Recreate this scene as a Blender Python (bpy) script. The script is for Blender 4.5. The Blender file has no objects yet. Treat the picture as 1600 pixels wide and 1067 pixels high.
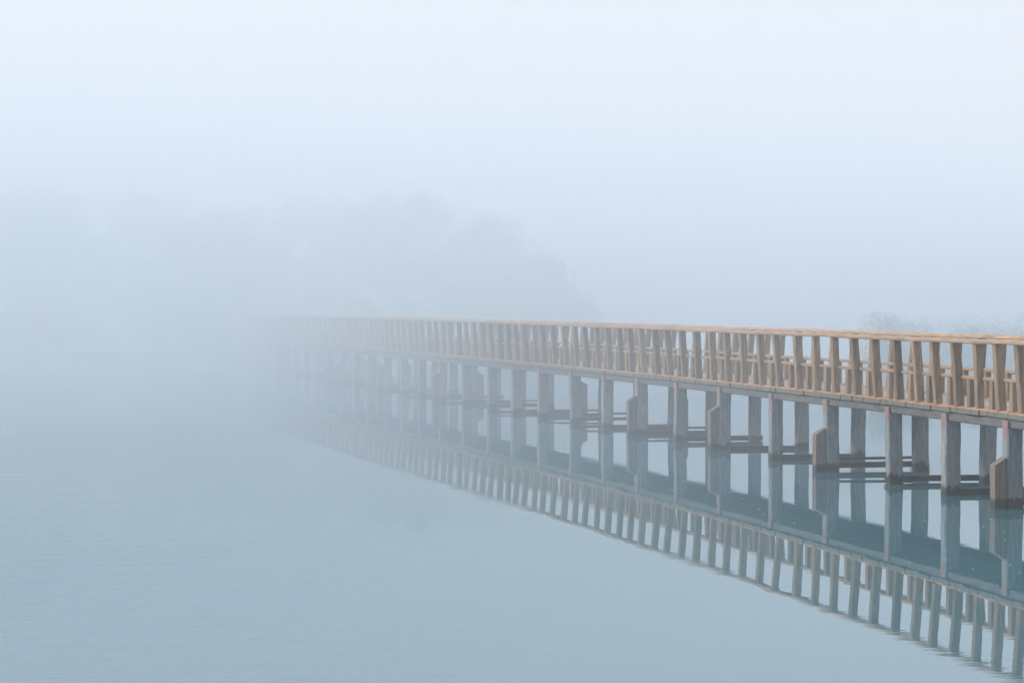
import bpy, math, random
from math import radians as R, sin, cos, pi
from mathutils import Vector, noise as mnoise

C = bpy.context.scene.collection
sc = bpy.context.scene
rng = random.Random(7)

# ---------------------------------------------------------------- helpers
class MB:
    """collects shapes into one mesh"""
    def __init__(s): s.v = []; s.f = []
    def hexa(s, lo, hi):
        """two rings of the same length (bottom, top) -> closed prism"""
        n = len(lo); b = len(s.v); s.v += [tuple(p) for p in lo] + [tuple(p) for p in hi]
        s.f.append(tuple(b + i for i in reversed(range(n)))); s.f.append(tuple(b + n + i for i in range(n)))
        for i in range(n):
            j = (i + 1) % n; s.f.append((b + i, b + j, b + n + j, b + n + i))
    def beam(s, p0, p1, u, w, h, cut=.12, seg=1, wob=0.0, r=None, taper=1.0):
        """chamfered bar from p0 to p1; u = side axis, w = size along u, h = the other size"""
        p0 = Vector(p0); p1 = Vector(p1); a = (p1 - p0).normalized(); u = Vector(u); u = (u - a * u.dot(a)).normalized(); n = a.cross(u)
        c = cut * min(w, h); b = len(s.v); r = r or rng
        for k in range(seg + 1):
            t = k / seg; p = p0.lerp(p1, t)
            if wob: p = p + u * r.uniform(-wob, wob) + n * r.uniform(-wob, wob)
            q = 1 + (taper - 1) * t; W = w * q / 2; H = h * q / 2
            for x, y in ((-W + c, -H), (W - c, -H), (W, -H + c), (W, H - c), (W - c, H), (-W + c, H), (-W, H - c), (-W, -H + c)):
                s.v.append(tuple(p + u * x + n * y))
        s.f.append(tuple(b + i for i in reversed(range(8)))); s.f.append(tuple(b + seg * 8 + i for i in range(8)))
        for k in range(seg):
            for i in range(8):
                j = (i + 1) % 8; s.f.append((b + k * 8 + i, b + k * 8 + j, b + k * 8 + 8 + j, b + k * 8 + 8 + i))
    def tube(s, pts, rad, n=5):
        b = len(s.v); m = len(pts)
        for k, p in enumerate(pts):
            p = Vector(p); a = (Vector(pts[min(k + 1, m - 1)]) - Vector(pts[max(k - 1, 0)])).normalized()
            u = a.orthogonal().normalized(); w = a.cross(u); rr = rad[k] if isinstance(rad, (list, tuple)) else rad
            for i in range(n): s.v.append(tuple(p + (u * cos(2 * pi * i / n) + w * sin(2 * pi * i / n)) * rr))
        for k in range(m - 1):
            for i in range(n):
                j = (i + 1) % n; s.f.append((b + k * n + i, b + k * n + j, b + k * n + n + j, b + k * n + n + i))
        s.f.append(tuple(b + i for i in reversed(range(n)))); s.f.append(tuple(b + (m - 1) * n + i for i in range(n)))
    def build(s, name, mat, parent=None):
        me = bpy.data.meshes.new(name); me.from_pydata(s.v, [], s.f); me.materials.append(mat); me.update()
        o = bpy.data.objects.new(name, me); C.objects.link(o)
        if parent is not None: o.parent = parent
        return o

def tag(o, label=None, cat=None, group=None, kind=None):
    if label: o['label'] = label
    if cat: o['category'] = cat
    if group: o['group'] = group
    if kind: o['kind'] = kind
    return o
def empty(name, loc=(0, 0, 0)):
    o = bpy.data.objects.new(name, None); o.location = loc; o.empty_display_size = .2; C.objects.link(o); return o

# ---------------------------------------------------------------- materials
def newmat(name):
    m = bpy.data.materials.new(name); m.use_nodes = True; nt = m.node_tree
    b = nt.nodes['Principled BSDF']; return m, nt, b
def N(nt, t, **kw):
    n = nt.nodes.new(t)
    for k, v in kw.items(): setattr(n, k, v)
    return n
def mix(nt, fac, a, b, mode='MIX'):
    n = nt.nodes.new('ShaderNodeMix'); n.data_type = 'RGBA'; n.blend_type = mode
    for i, v in ((0, fac), (6, a), (7, b)):
        if hasattr(v, 'links') or isinstance(v, bpy.types.NodeSocket): nt.links.new(v, n.inputs[i])
        else: n.inputs[i].default_value = v if i == 0 else (*v, 1)
    return n.outputs[2]
def ramp(nt, src, stops):
    n = nt.nodes.new('ShaderNodeValToRGB'); e = n.color_ramp.elements
    e[0].position, e[0].color = stops[0][0], (*stops[0][1], 1); e[1].position, e[1].color = stops[-1][0], (*stops[-1][1], 1)
    for p, c in stops[1:-1]: x = e.new(p); x.color = (*c, 1)
    nt.links.new(src, n.inputs[0]); return n.outputs[0]
def noise(nt, vec, scale, detail=4, rough=.6):
    n = N(nt, 'ShaderNodeTexNoise'); n.inputs['Scale'].default_value = scale; n.inputs['Detail'].default_value = detail
    n.inputs['Roughness'].default_value = rough; nt.links.new(vec, n.inputs['Vector']); return n.outputs['Fac']
def mapping(nt, vec, scale):
    n = N(nt, 'ShaderNodeMapping'); n.inputs['Scale'].default_value = scale; nt.links.new(vec, n.inputs[0]); return n.outputs[0]

def wood(name, c0, c1, c2, stretch=(9, 9, 1.2), wet=False, pinktop=False, endgrain=False, rough=.75, vary=.35):
    """weathered timber: long grain, blotches, per piece tone; wet = dark waterlogged band above the water"""
    m, nt, b = newmat(name)
    geo = N(nt, 'ShaderNodeNewGeometry').outputs['Position']
    oi = N(nt, 'ShaderNodeObjectInfo').outputs['Random']
    g = noise(nt, mapping(nt, geo, stretch), 3.0, 6, .65)
    bl = noise(nt, geo, 1.7, 3)
    col = ramp(nt, g, [(.3, c0), (.52, c1), (.75, c2)])
    mr = N(nt, 'ShaderNodeMapRange'); mr.inputs[3].default_value = 1 - vary; mr.inputs[4].default_value = 1 + vary * .6
    ad = N(nt, 'ShaderNodeMath', operation='MULTIPLY_ADD'); ad.inputs[1].default_value = .55; nt.links.new(oi, ad.inputs[0])
    mm = N(nt, 'ShaderNodeMath', operation='MULTIPLY'); mm.inputs[1].default_value = .45; nt.links.new(bl, mm.inputs[0]); nt.links.new(mm.outputs[0], ad.inputs[2])
    nt.links.new(ad.outputs[0], mr.inputs[0])
    sx = N(nt, 'ShaderNodeCombineColor'); [nt.links.new(mr.outputs[0], sx.inputs[i]) for i in range(3)]
    col = mix(nt, 1.0, col, sx.outputs[0], 'MULTIPLY')
    sep = N(nt, 'ShaderNodeSeparateXYZ'); nt.links.new(geo, sep.inputs[0])
    if pinktop:   # reddish stain down the outward side of the pile heads
        r = N(nt, 'ShaderNodeMapRange'); r.inputs[1].default_value = .98; r.inputs[2].default_value = 1.03
        nt.links.new(sep.outputs[2], r.inputs[0])
        sn = N(nt, 'ShaderNodeSeparateXYZ'); nt.links.new(N(nt, 'ShaderNodeNewGeometry').outputs['True Normal'], sn.inputs[0])
        lt = N(nt, 'ShaderNodeMath', operation='LESS_THAN'); lt.inputs[1].default_value = -.6; nt.links.new(sn.outputs[0], lt.inputs[0])
        mq = N(nt, 'ShaderNodeMath', operation='MULTIPLY'); nt.links.new(lt.outputs[0], mq.inputs[0]); nt.links.new(r.outputs[0], mq.inputs[1])
        col = mix(nt, mq.outputs[0], col, (.27, .17, .155))
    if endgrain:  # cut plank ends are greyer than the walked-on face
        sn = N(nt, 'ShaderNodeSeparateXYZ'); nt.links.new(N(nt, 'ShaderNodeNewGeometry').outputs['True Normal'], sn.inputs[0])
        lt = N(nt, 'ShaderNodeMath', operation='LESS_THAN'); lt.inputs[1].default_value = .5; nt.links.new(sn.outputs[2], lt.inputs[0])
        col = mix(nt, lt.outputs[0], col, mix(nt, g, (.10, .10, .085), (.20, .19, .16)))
    if wet:
        na = noise(nt, mapping(nt, geo, (6, 6, 2)), 2.2, 4)
        h = N(nt, 'ShaderNodeMath', operation='MULTIPLY_ADD'); h.inputs[1].default_value = -.30; nt.links.new(na, h.inputs[0]); nt.links.new(sep.outputs[2], h.inputs[2])
        r = N(nt, 'ShaderNodeMapRange'); r.inputs[1].default_value = -.035; r.inputs[2].default_value = .015; r.inputs[3].default_value = 1; r.inputs[4].default_value = 0
        nt.links.new(h.outputs[0], r.inputs[0]); col = mix(nt, r.outputs[0], col, (.022, .026, .024))
        # greenish brown tidemark above the dark band
        r2 = N(nt, 'ShaderNodeMapRange'); r2.inputs[1].default_value = .0; r2.inputs[2].default_value = .45; r2.inputs[3].default_value = .22; r2.inputs[4].default_value = 0
        nt.links.new(h.outputs[0], r2.inputs[0]); col = mix(nt, r2.outputs[0], col, (.11, .08, .055))
    nt.links.new(col, b.inputs['Base Color']); b.inputs['Roughness'].default_value = rough
    b.inputs['Specular IOR Level'].default_value = .35
    bp = N(nt, 'ShaderNodeBump'); bp.inputs['Strength'].default_value = .5; bp.inputs['Distance'].default_value = .01
    nt.links.new(g, bp.inputs['Height']); nt.links.new(bp.outputs[0], b.inputs['Normal'])
    return m

M = {}
M['pile'] = wood('grey_sleeper_timber', (.16, .175, .18), (.26, .28, .285), (.39, .40, .39), wet=True, pinktop=True)
M['stub'] = wood('brown_sleeper_timber', (.13, .10, .08), (.21, .165, .135), (.31, .25, .20), wet=True)
M['beam'] = wood('grey_beam_timber', (.09, .09, .085), (.15, .145, .135), (.21, .20, .18), stretch=(2, 1.2, 9))
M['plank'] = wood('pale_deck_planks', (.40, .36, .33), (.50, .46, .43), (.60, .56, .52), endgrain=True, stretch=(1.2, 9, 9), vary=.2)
M['kerb'] = wood('orange_kerb_timber', (.32, .15, .07), (.46, .24, .11), (.56, .32, .16), stretch=(3, 1, 9), vary=.2)
M['post'] = wood('brown_railing_timber', (.16, .10, .06), (.28, .19, .12), (.39, .285, .19), vary=.5)
M['rail'] = wood('honey_rail_timber', (.27, .18, .12), (.42, .29, .195), (.55, .40, .28), stretch=(3, .8, 9), vary=.3)
M['midrail'] = wood('tan_midrail_timber', (.26, .165, .10), (.36, .235, .15), (.46, .31, .205), stretch=(3, .8, 9), vary=.2)
M['cross'] = wood('waterlogged_timber', (.03, .032, .03), (.05, .05, .045), (.09, .085, .07), stretch=(1, 6, 9), rough=.5)

def leafmat(name, a, b_):
    m, nt, b = newmat(name); geo = N(nt, 'ShaderNodeNewGeometry').outputs['Position']
    nt.links.new(ramp(nt, noise(nt, geo, 1.3, 4), [(.3, a), (.7, b_)]), b.inputs['Base Color']); b.inputs['Roughness'].default_value = .7
    return m
M['leaf'] = leafmat('dull_foliage', (.035, .045, .03), (.07, .085, .05))
M['reed'] = leafmat('dry_reed', (.09, .08, .05), (.17, .14, .085))
M['bark'] = leafmat('grey_bark', (.06, .052, .045), (.12, .105, .09))
M['mud'] = leafmat('muddy_bank', (.05, .045, .035), (.1, .09, .06))

def watermat():
    m, nt, b = newmat('still_lake_water')
    geo = N(nt, 'ShaderNodeNewGeometry').outputs['Position']
    col = ramp(nt, noise(nt, geo, .08, 3), [(.3, (.05, .14, .175)), (.7, (.065, .17, .205))])
    nt.links.new(col, b.inputs['Base Color']); b.inputs['Roughness'].default_value = .005; b.inputs['IOR'].default_value = WATER_IOR
    # ripples: long low swells plus fine wind wrinkles that come and go in patches
    fine = noise(nt, mapping(nt, geo, (1.0, 2.2, 1)), 5.5, 3, .5)
    swell = noise(nt, mapping(nt, geo, (.35, 1.1, 1)), 1.0, 2, .5)
    patch = N(nt, 'ShaderNodeMapRange'); patch.inputs[1].default_value = .42; patch.inputs[2].default_value = .72
    nt.links.new(noise(nt, mapping(nt, geo, (.10, .22, 1)), 1.0, 2), patch.inputs[0])
    mu = N(nt, 'ShaderNodeMath', operation='MULTIPLY'); nt.links.new(fine, mu.inputs[0]); nt.links.new(patch.outputs[0], mu.inputs[1])
    # a breath of wind over the open water away from the boardwalk
    sep = N(nt, 'ShaderNodeSeparateXYZ'); nt.links.new(geo, sep.inputs[0])
    wx = N(nt, 'ShaderNodeMapRange', interpolation_type='SMOOTHSTEP'); wx.inputs[1].default_value = 7.0; wx.inputs[2].default_value = 1.0
    wd_ = N(nt, 'ShaderNodeMath', operation='MULTIPLY_ADD'); wd_.inputs[1].default_value = .327; nt.links.new(sep.outputs[1], wd_.inputs[0]); nt.links.new(sep.outputs[0], wd_.inputs[2]); nt.links.new(wd_.outputs[0], wx.inputs[0])
    wv = noise(nt, mapping(nt, geo, (.5, 1.9, 1)), 1.5, 4, .5)
    wm = N(nt, 'ShaderNodeMath', operation='MULTIPLY'); nt.links.new(wv, wm.inputs[0]); nt.links.new(wx.outputs[0], wm.inputs[1])
    w2 = N(nt, 'ShaderNodeMath', operation='MULTIPLY_ADD'); w2.inputs[1].default_value = 26; nt.links.new(wm.outputs[0], w2.inputs[0]); nt.links.new(mu.outputs[0], w2.inputs[2]); mu = w2
    # small wrinkles nearer the shore the picture was taken from
    ny = N(nt, 'ShaderNodeMapRange', interpolation_type='SMOOTHSTEP'); ny.inputs[1].default_value = 21; ny.inputs[2].default_value = 13; ny.inputs[4].default_value = 1.5; nt.links.new(sep.outputs[1], ny.inputs[0])
    nf = noise(nt, mapping(nt, geo, (1.0, 2.4, 1)), 3.2, 3, .5)
    w3 = N(nt, 'ShaderNodeMath', operation='MULTIPLY_ADD'); nt.links.new(nf, w3.inputs[0]); nt.links.new(ny.outputs[0], w3.inputs[1]); nt.links.new(mu.outputs[0], w3.inputs[2]); mu = w3
    b1 = N(nt, 'ShaderNodeBump'); b1.inputs['Strength'].default_value = 1; b1.inputs['Distance'].default_value = RIPPLE_FINE
    b2 = N(nt, 'ShaderNodeBump'); b2.inputs['Strength'].default_value = 1; b2.inputs['Distance'].default_value = RIPPLE_SWELL
    nt.links.new(mu.outputs[0], b1.inputs['Height']); nt.links.new(swell, b2.inputs['Height']); nt.links.new(b2.outputs[0], b1.inputs['Normal'])
    nt.links.new(b1.outputs[0], b.inputs['Normal'])
    return m
WATER_IOR = 1.85; RIPPLE_FINE = .0005; RIPPLE_SWELL = .0009
M['water'] = watermat()

# ---------------------------------------------------------------- water
S = 420
mb = MB(); mb.v = [(-S, -120, 0), (S, -120, 0), (S, S, 0), (-S, S, 0)]; mb.f = [(0, 1, 2, 3)]
tag(mb.build('water', M['water']), kind='structure')

# ---------------------------------------------------------------- the boardwalk
CX = (2.50811515e-05, -2.48821961e-03, -2.48520568e-01, 7.10577015e+00)
CY = (7.51700330e-06, -7.58420828e-04, 9.69407452e-01, 2.74974728e+01)
def pol(c, s): return ((c[0] * s + c[1]) * s + c[2]) * s + c[3]
def edge(s): return Vector((pol(CX, s), pol(CY, s), 0))          # outer edge of the boardwalk that faces the open lake
def tang(s): return (edge(s + .05) - edge(s - .05)).normalized()
def inw(s): t = tang(s); return Vector((t.y, -t.x, 0))           # across the deck, away from the open lake
def at(s, q, z): return edge(s) + inw(s) * q + Vector((0, 0, z))
UP = Vector((0, 0, 1))
W = 1.82
bents = [0, 1.87, 3.81, 6.17, 8.51, 10.95, 13.21, 15.46, 17.55, 19.73, 22.06, 24.12, 26.17, 28.44, 30.69, 32.84, 34.85, 36.83, 38.93, 40.82, 42.72, 44.73, 46.75]
bents = [-2.15 * k for k in range(8, 0, -1)] + bents + [46.75 + 2.0 * k for k in range(1, 14)]
S0, S1 = bents[0] - .6, bents[-1] + .6

walk = empty('boardwalk', tuple(edge(0)))
O = -edge(0)                                                    # children are built in world space, shifted to the parent
def part(mb, name, mat, parent=walk):
    root = parent is walk
    if root: mb.v = [tuple(Vector(v) + O) for v in mb.v]
    elif parent.get('sub'): mb.v = [tuple(Vector(v) + O) for v in mb.v]
    return mb.build(name, mat, parent)
tag(walk, 'long wooden boardwalk on timber piles curving over the lake into the fog', 'boardwalk')

# deck planks (one mesh: surface pattern)
mb = MB(); s = S0
while s < S1:
    w = rng.choice((.2, .2, .22, .24)); j0 = rng.uniform(-.018, .012); j1 = rng.uniform(-.015, .015); dz = rng.uniform(-.004, .004)
    a, b = s + .005, s + w - .005
    P = lambda ss, q, z: at(ss, q, z)
    z0, z1 = 1.293 + dz, 1.363 + dz
    mb.hexa([P(a, j0, z0), P(a, W + j1, z0), P(b, W + j1, z0), P(b, j0, z0)], [P(a, j0, z1), P(a, W + j1, z1), P(b, W + j1, z1), P(b, j0, z1)])
    s += w
part(mb, 'deck', M['plank'])

# longitudinal beams under the deck, one length per bay
def long_member(name, mat, q, zc, w, h, parent=walk, every=1, wob=.004, lift=None, lean=None):
    mb = MB(); pts = [S0] + bents[1:-1:every] + [S1]
    for a, b in zip(pts, pts[1:]):
        if name == 'edge_beam': dz = rng.uniform(-.006, .006)
        else: dz = rng.uniform(-.008, .008)
        dq = rng.uniform(-wob, wob)
        n = 3
        for k in range(n):
            s0 = a + (b - a) * k / n; s1 = a + (b - a) * (k + 1) / n
            if k == n - 1: s1 -= .006
            p0 = at(s0, q + dq, zc + dz); p1 = at(s1, q + dq, zc + dz)
            mb.beam(p0, p1, inw(s0), w, h, cut=.12)
    return part(mb, name, mat, parent)
long_member('edge_beam', M['beam'], .105, 1.220, .13, .142)
long_member('edge_beam', M['beam'], W - .105, 1.220, .13, .142)
long_member('kerb_board', M['kerb'], .06, 1.379, .10, .028)
long_member('kerb_board', M['kerb'], W - .06, 1.379, .10, .028)

# piles, stubs and cross beams
stub_near = {0, 3, 5, 7, 14, 17, 20}; stub_far = {8, 11, 15, 19}
for i, s in enumerate(bents):
    k = i - 8
    t = tang(s); n = inw(s)
    for far in (0, 1):
        s_ = s - (.28 if far else 0)
        q = W - .125 if far else .125
        r = random.Random(i * 7 + far)
        ln = r.uniform(-.035, .035); lt = r.uniform(-.04, .04)
        w, d = r.uniform(.235, .265), r.uniform(.15, .18)
        top = at(s_ + .08, q, 1.146); bot = at(s_ + .08 + lt, q + ln, -.6)
        mb = MB(); mb.beam(bot, top, n, w, d, cut=.11, seg=6, wob=.007, r=r)
        # cheek of the pile head that clasps the beam from outside
        c = at(s_ + .08, .016 if not far else W - .016, 0)
        mb.beam(c + UP * 1.1465, c + UP * 1.258, n, .034, d * .96, cut=.1)
        part(mb, 'pile', M['pile'])
        if (k in stub_near and not far) or (k in stub_far and far) or (k > 20 and r.random() < .3) or (k < 0 and r.random() < .4):
            sg = 1 if far else -1; hq = .095
            c = (W + .10 if far else -.11); h = r.uniform(.62, .78); dd = .15
            a0, a1 = s_ + .0, s_ + dd; 
            def ring(zin, zout, sh=0):
                qi, qo = c - sg * hq, c + sg * (hq - .01)
                L = [at(a0 + sh, qi, zin), at(a1 + sh, qi, zin), at(a1 + sh, qo, zout), at(a0 + sh, qo, zout)]
                return L if far else L[::-1]
            mb = MB(); mb.hexa(ring(-.6, -.6, r.uniform(-.02, .02)), ring(h + .11, h)); part(mb, 'stub_pile', M['stub'])
    # cross beam just above the water, behind the piles
    r = random.Random(i * 13 + 5)
    z = r.choice((.03, .045, .07, .09)); h = r.uniform(.07, .11)
    mb = MB(); mb.beam(at(s + .235, .06, z), at(s - .045, W + r.uniform(-.02, .16), z + r.uniform(-.01, .01)), UP, h, .1, cut=.1, seg=3, wob=.004, r=r)
    part(mb, 'cross_beam', M['cross'])
    if k in (3, 7, 9, 10, 12):
        mb = MB(); mb.beam(at(s + .24, .30, z + .11), at(s - .05, W, z + .12 + r.uniform(-.02, .03)), UP, .045, .07, cut=.1, seg=2, wob=.004, r=r)
        part(mb, 'cross_beam', M['cross'])

# railings: a leaning board every third of a bay, a short stud between, mid rail and hand rail
def railing(far):
    rail = bpy.data.objects.new('railing', None); rail['sub'] = 1; rail.parent = walk; C.objects.link(rail)
    sg = 1 if far else -1
    e = W if far else 0
    Q = lambda out: e + sg * out                                 # 'out' = outward of the deck edge
    r = random.Random(31 + far)
    posts = []; studs = []
    for i, (a, b) in enumerate(zip(bents, bents[1:])):
        off = -.37 if not far else .17
        for j in range(3):
            s = a + (b - a) * (j + .1) / 3 + off + r.uniform(-.035, .035)
            sp = (b - a) / 3
            lean = r.uniform(.045, .10); dl = r.uniform(-.04, .04)
            mb = MB(); mb.beam(at(s, Q(-.06), 1.3935), at(s + dl, Q(-.06 + lean), 2.352), inw(s), r.uniform(.112, .138), r.uniform(.095, .125), cut=.1, seg=2, wob=.003, r=r, taper=r.uniform(.96, 1.08))
            posts.append((i, mb))
            mb = MB(); s2 = s + sp * .5 + r.uniform(-.03, .03)
            mb.beam(at(s2, Q(-.085), 1.3935), at(s2 + r.uniform(-.012, .012), Q(-.085), 1.812), inw(s), .085, .105, cut=.1, seg=1, r=r)
            studs.append((i, mb))
    def sub(mb, name, mat): mb.v = [tuple(Vector(v) + O) for v in mb.v]; return mb.build(name, mat, rail)
    for lst, name in ((posts, 'baluster'), (studs, 'stud')):
        rest = MB()
        for i, mb in lst:
            if 8 <= i < 8 + 16: sub(mb, name, M['post'])
            else:
                bse = len(rest.v); rest.v += mb.v; rest.f += [tuple(bse + x for x in f) for f in mb.f]
        tag(sub(rest, name, M['post']), kind='stuff')
    # mid rail (inner side of the boards) and top rail, in lengths of one bay
    for name, mat, out, zc, w, h in (('mid_rail', M['midrail'], -.078, 1.84, .05, .055), ('top_rail', M['rail'], .012, 2.384, .145, .07)):
        mb = MB()
        dz = dq = 0
        for a, b in zip(bents, bents[1:]):
            z0, z1 = dz, r.uniform(-.009, .009); q0, q1 = dq, r.uniform(-.008, .008); dz, dq = z1, q1
            for k in range(3):
                f0, f1 = k / 3, (k + 1) / 3
                sag = lambda f: -.008 * sin(pi * f)
                s0 = a + (b - a) * f0; s1 = a + (b - a) * f1 - (.004 if k == 2 else 0)
                mb.beam(at(s0, Q(out + q0 + (q1 - q0) * f0), zc + z0 + (z1 - z0) * f0 + sag(f0)), at(s1, Q(out + q0 + (q1 - q0) * f1), zc + z0 + (z1 - z0) * f1 + sag(f1)), inw(s0), w, h, cut=.22)
        sub(mb, name, mat)
    del rail['sub']
railing(False); railing(True)

# ---------------------------------------------------------------- trees and shrubs beyond
def tree(x, y, H, Rr, seed, label, group, n=1500, name='tree', cat='tree', leaf=.22, trunk=True, low=.12, twigs=0):
    r = random.Random(seed); root = empty(name, (x, y, 0))
    tag(root, label, cat, group)
    tb = MB(); tips = []
    th = H * (.35 if trunk else .12)
    tb.tube([(0, 0, -.3), (r.uniform(-.1, .1), 0, th * .5), (r.uniform(-.2, .2), r.uniform(-.2, .2), th), (r.uniform(-.3, .3), 0, H * .75)], [H * .03, H * .024, H * .018, H * .005], 7)
    nb = 9
    for k in range(nb):
        a = 2 * pi * k / nb + r.uniform(-.3, .3); z0 = r.uniform(th * .6, H * .6); z1 = min(H * .95, z0 + r.uniform(.15, .4) * H); l = Rr * r.uniform(.5, .9)
        p = [(0, 0, z0), (cos(a) * l * .5, sin(a) * l * .5, (z0 + z1) / 2 + .1), (cos(a) * l, sin(a) * l, z1)]
        tb.tube(p, [H * .01, H * .006, H * .002], 5); tips.append(p[2])
    for k in range(twigs):
        a = r.uniform(0, 6.28); d0 = Rr * r.random() ** .6 * .7; h0 = H * r.uniform(.45, 1.0) * (1 - .3 * d0 / Rr); lx, ly = r.gauss(0, .22), r.gauss(0, .22)
        b0 = Vector((cos(a) * d0 * .8, sin(a) * d0 * .8, 0)); b1 = b0 + Vector((lx * .4, ly * .4, h0 * .55)); b2 = b0 + Vector((lx, ly, h0))
        tb.tube([b0, b1, b2], [.016, .011, .005], 4)
        for q in range(3):
            m_ = b1.lerp(b2, r.random()); tb.tube([m_, m_ + Vector((r.gauss(0, .14), r.gauss(0, .14), r.uniform(.08, .3)))], [.007, .003], 4)
    tb.build('trunk', M['bark'], root)
    lb = MB(); cl = []
    for k in range(60):
        a = r.uniform(0, 2 * pi); zz = low + (1 - low) * r.random() ** .8
        prof = math.sqrt(max(.05, 1 - ((zz - .5) / .56) ** 2)); rad = Rr * prof * r.uniform(.2, .95)
        cl.append((cos(a) * rad, sin(a) * rad, zz * H * .93, r.uniform(.14, .36) * Rr))
    for k in range(n):
        c = r.choice(cl); d = Vector((r.gauss(0, 1), r.gauss(0, 1), r.gauss(0, .8))); d = d * (min(d.length, 1.25) / max(d.length, .01)) * c[3] * .85
        p = Vector(c[:3]) + d
        if p.z < .1: p.z = .1 + r.random() * .3
        u = Vector((r.gauss(0, 1), r.gauss(0, 1), r.gauss(0, 1))).normalized(); v = u.orthogonal().normalized(); q = leaf * r.uniform(.5, 1.2)
        b = len(lb.v); lb.v += [tuple(p - u * q), tuple(p + v * q * .5), tuple(p + u * q), tuple(p - v * q * .5)]; lb.f.append((b, b + 1, b + 2, b + 3))
    lb.build('crown', M['leaf'], root); return root

TREES = [(-27, 88, 8.4, 3.6), (-21.5, 85, 7.6, 3.4), (-17.2, 90, 7.9, 3.3), (-13, 86, 6.9, 3.2), (-9.0, 90, 7.8, 3.4), (-5.0, 84, 8.0, 3.5), (-1.6, 88, 6.6, 3.0), (.8, 87, 4.7, 2.3), (2.2, 91, 3.6, 1.9),
         (-33, 92, 8.2, 3.6), (-39, 90, 7.6, 3.6)]
TL = ['tall broad tree in the fog at the far left edge of the lake', 'rounded tree in the fog next to the leftmost tree', 'narrow tree in the fog left of the low gap in the treeline', 'lower tree filling the gap in the foggy treeline',
      'tall tree in the fog above the far end of the boardwalk', 'tallest rounded tree in the fog left of the picture centre', 'sloping tree in the fog right of the tallest one', 'small tree on the falling right end of the foggy treeline', 'lowest bush like tree ending the foggy treeline on the right',
      'faint tree in the fog outside the left of the view', 'faint outermost tree in the fog outside the left of the view']
for i, (x, y, H, Rr) in enumerate(TREES): tree(x * 1.08, y * 1.08 + (i % 3) * 1.5, H * 1.05, Rr * 1.08, 100 + i, TL[i], 'trees in the fog beyond the lake', n=24000, leaf=.10)
SH = [(14.4, 74, 2.45, 1.5, 'spindly shrub in the mist above the handrail, leftmost on the bank'), (16.0, 75, 2.15, 1.9, 'broad low shrub in the mist right of the spindly one'), (18.0, 75, 2.2, 1.7, 'shrub in the mist halfway along the right bank'),
      (20.0, 75, 2.15, 1.9, 'low misty shrub near the right edge of the view'), (21.8, 75, 2.45, 1.9, 'tallest misty shrub at the right edge of the view'), (24.4, 77, 2.4, 1.9, 'misty shrub on the bank past the right edge')]
for i, (x, y, H, Rr, L) in enumerate(SH): tree(x, y, H, Rr, 300 + i, L, 'shrubs in the mist on the right bank', n=7500, name='shrub', cat='shrub', leaf=.03, trunk=False, low=.0, twigs=130)

# low banks the trees and shrubs stand on
def bank(x0, x1, y0, y1, h, seed):
    mb = MB(); nx, ny = 60, 8
    for i in range(nx + 1):
        for j in range(ny + 1):
            u, v = i / nx, j / ny; x = x0 + (x1 - x0) * u; y = y0 + (y1 - y0) * v
            e = min(1, 6 * min(u, 1 - u)) * min(1, 4 * min(v, 1 - v))
            mb.v.append((x, y + 2 * mnoise.noise(Vector((x * .2, v, seed))) * (1 if j == 0 else .5), -.3 + (h + .3) * e + .1 * mnoise.noise(Vector((x, y, seed)))))
    for i in range(nx):
        for j in range(ny):
            a = i * (ny + 1) + j; mb.f.append((a, a + ny + 1, a + ny + 2, a + 1))
    tag(mb.build('bank', M['mud']), kind='structure')
bank(-65, 5.5, 91, 115, .12, 1); bank(11, 60, 69, 92, .15, 2)

# ---------------------------------------------------------------- reeds and drowned twigs by the piles
def reeds(x, y, h, n, seed, label, spread=.25):
    r = random.Random(seed); mb = MB()
    for k in range(n):
        a = r.uniform(0, 6.28); d = r.uniform(0, spread); bx, by = cos(a) * d * 1.6, sin(a) * d * .5; hh = h * r.uniform(.45, 1); lx = r.uniform(-.5, .5) * hh; ly = r.uniform(-.2, .2) * hh
        mb.tube([(bx, by, -.1), (bx + lx * .3, by + ly * .3, hh * .6), (bx + lx, by + ly, hh * r.uniform(.85, 1))], [.006, .005, .003], 4)
        if r.random() < .5: mb.tube([(bx + lx * .3, by + ly * .3, hh * .6), (bx + lx * .3 - lx * .6, by + .05, hh * .8)], [.004, .002], 4)
    o = mb.build('reed', M['reed']); o.location = (x, y, 0); tag(o, label, 'reed', 'dry reeds between the piles'); return o
def px(X, D): return (X - 800) / 3000 * D
RE = [(1036, 43.5, .28, 9, 'dry reeds behind the boardwalk between its middle piles, left clump'), (1052, 43.0, .3, 8, 'dry reeds behind the boardwalk between its middle piles, right clump'),
      (1428, 33.8, .16, 6, 'short twigs poking out beside a pile near the right'), (1384, 35.2, .2, 6, 'thin reeds over the beam left of the near piles'), (1340, 36.5, .18, 5, 'thin broken reeds above the low beam among the near piles'), (1524, 29.0, .06, 3, 'tiny dark twig afloat between the two nearest piles')]
for i, (X, D, h, n, L) in enumerate(RE): reeds(px(X, D), D, h, n, 500 + i, L, .2 if h > .1 else .05)

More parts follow.
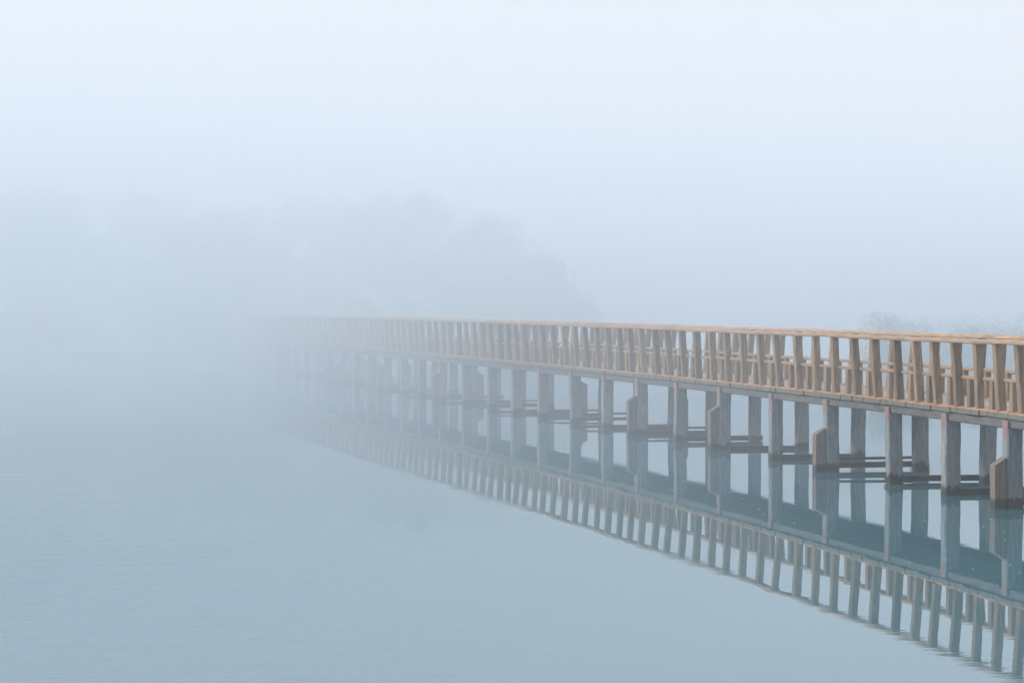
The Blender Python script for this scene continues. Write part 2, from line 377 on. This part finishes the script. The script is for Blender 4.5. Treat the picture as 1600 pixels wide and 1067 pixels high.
# bits of foam, seeds and leaf scraps floating near the boardwalk
mb = MB(); r = random.Random(77)
for k in range(110):
    ss = r.uniform(-12, 14); q = r.uniform(-4.2, 3.5) if r.random() < .7 else r.gauss(-3.2, .5); p = at(ss, q, .004); n = r.randint(4, 6); q0 = r.uniform(.004, .012)
    b = len(mb.v); a0 = r.uniform(0, 6.28)
    for zz in (0, .006):
        for i in range(n): a = a0 + 2 * pi * i / n; mb.v.append((p.x + cos(a) * q0 * r.uniform(.6, 1.5), p.y + sin(a) * q0 * r.uniform(.5, 1.1), .002 + zz))
    mb.f.append(tuple(b + n + i for i in range(n)))
    for i in range(n): j = (i + 1) % n; mb.f.append((b + i, b + j, b + n + j, b + n + i))
fm, fnt, fb = newmat('pale_scraps'); fb.inputs['Base Color'].default_value = (.5, .5, .44, 1); fb.inputs['Roughness'].default_value = .6
tag(mb.build('floating_scraps', fm), 'pale flecks of foam and seeds floating round the near piles', 'scraps', kind='stuff')

# ---------------------------------------------------------------- haze
def slab(mb, near, far, slot, slots):
    """closed prism between two lines across the lake, each a list of (x, y) from left to right"""
    n = len(mb.f); ring = near + far[::-1]
    mb.hexa([(x, y, -1.3) for x, y in ring], [(x, y, HAZE_TOP) for x, y in ring]); slots += [slot] * (len(mb.f) - n)
def fogmat(name, dens, col):
    m = bpy.data.materials.new(name); m.use_nodes = True; nt = m.node_tree; nt.nodes.clear()
    o = nt.nodes.new('ShaderNodeOutputMaterial'); v = nt.nodes.new('ShaderNodeVolumePrincipled'); v.inputs['Color'].default_value = (*col, 1); v.inputs['Density'].default_value = dens; v.inputs['Anisotropy'].default_value = 0
    nt.links.new(v.outputs[0], o.inputs['Volume']); return m
# thin mist near the camera, thicker banks of fog farther out over the lake
FOGC = (.845, .91, .97); HAZE_TOP = 9.5
E_ = S + 20
def front(y, g=.004): return [(-E_, y - 24 + g), (-26, y - 24 + g), (22, y + 17 + g), (E_, y + 17 + g)]
LAYERS = ((None, .0035), (28, .020), (52, .047), (77, .058))
mb = MB(); slots = []; lines = [[(-E_, -140), (E_, -140)]] + [front(l[0]) for l in LAYERS[1:]] + [[(-E_, E_), (E_, E_)]]
for k in range(4):
    far_ = lines[k + 1] if k == 3 else front(LAYERS[k + 1][0], 0)
    slab(mb, lines[k], far_, k, slots)
hz = mb.build('haze', fogmat('mist', LAYERS[0][1], FOGC))
for k in (1, 2, 3): hz.data.materials.append(fogmat('fog', LAYERS[k][1], FOGC))
for p, sl_ in zip(hz.data.polygons, slots): p.material_index = sl_
tag(hz, 'pale blue fog lying over the lake', 'fog', kind='stuff')

# ---------------------------------------------------------------- light
SUN_EL, SUN_AZ = 30, -84          # azimuth from +Y, negative = to the left
wd = bpy.data.worlds.new('World'); sc.world = wd; wd.use_nodes = True; nt = wd.node_tree
bg = nt.nodes['Background']; sky = nt.nodes.new('ShaderNodeTexSky'); sky.sky_type = 'NISHITA'; sky.sun_disc = False
sky.sun_elevation = R(SUN_EL); sky.sun_rotation = R(SUN_AZ); sky.air_density = 1.0; sky.dust_density = 4.0; sky.ozone_density = 1.0
# thin high overcast: the clear sky veiled by pale cloud
veil = nt.nodes.new('ShaderNodeMix'); veil.data_type = 'RGBA'; veil.inputs[0].default_value = .75; veil.inputs[7].default_value = (5.95, 6.2, 6.75, 1)
nt.links.new(sky.outputs[0], veil.inputs[6]); nt.links.new(veil.outputs[2], bg.inputs[0]); bg.inputs[1].default_value = .12
sl = bpy.data.lights.new('sun', 'SUN'); sl.energy = 2.2; sl.angle = R(12); sl.color = (1, .95, .90)
so = bpy.data.objects.new('sun', sl); C.objects.link(so)
d = Vector((sin(R(SUN_AZ)) * cos(R(SUN_EL)), cos(R(SUN_AZ)) * cos(R(SUN_EL)), sin(R(SUN_EL))))
so.rotation_euler = d.to_track_quat('Z', 'Y').to_euler(); so.location = (-20, 0, 30)

# ---------------------------------------------------------------- camera
cd = bpy.data.cameras.new('camera'); cam = bpy.data.objects.new('camera', cd); C.objects.link(cam)
cd.sensor_width = 36; cd.lens = 3000 / 1600 * 36; cd.clip_start = .1; cd.clip_end = 3000
cam.location = (0, 0, 3.0); cam.rotation_euler = (R(90) - math.atan(65.5 / 3000), 0, 0)
sc.camera = cam
vs = sc.view_settings; vs.view_transform = 'Standard'; vs.look = 'None'; vs.gamma = 1; vs.exposure = .5
sc.cycles.volume_bounces = 5; sc.cycles.max_bounces = 8
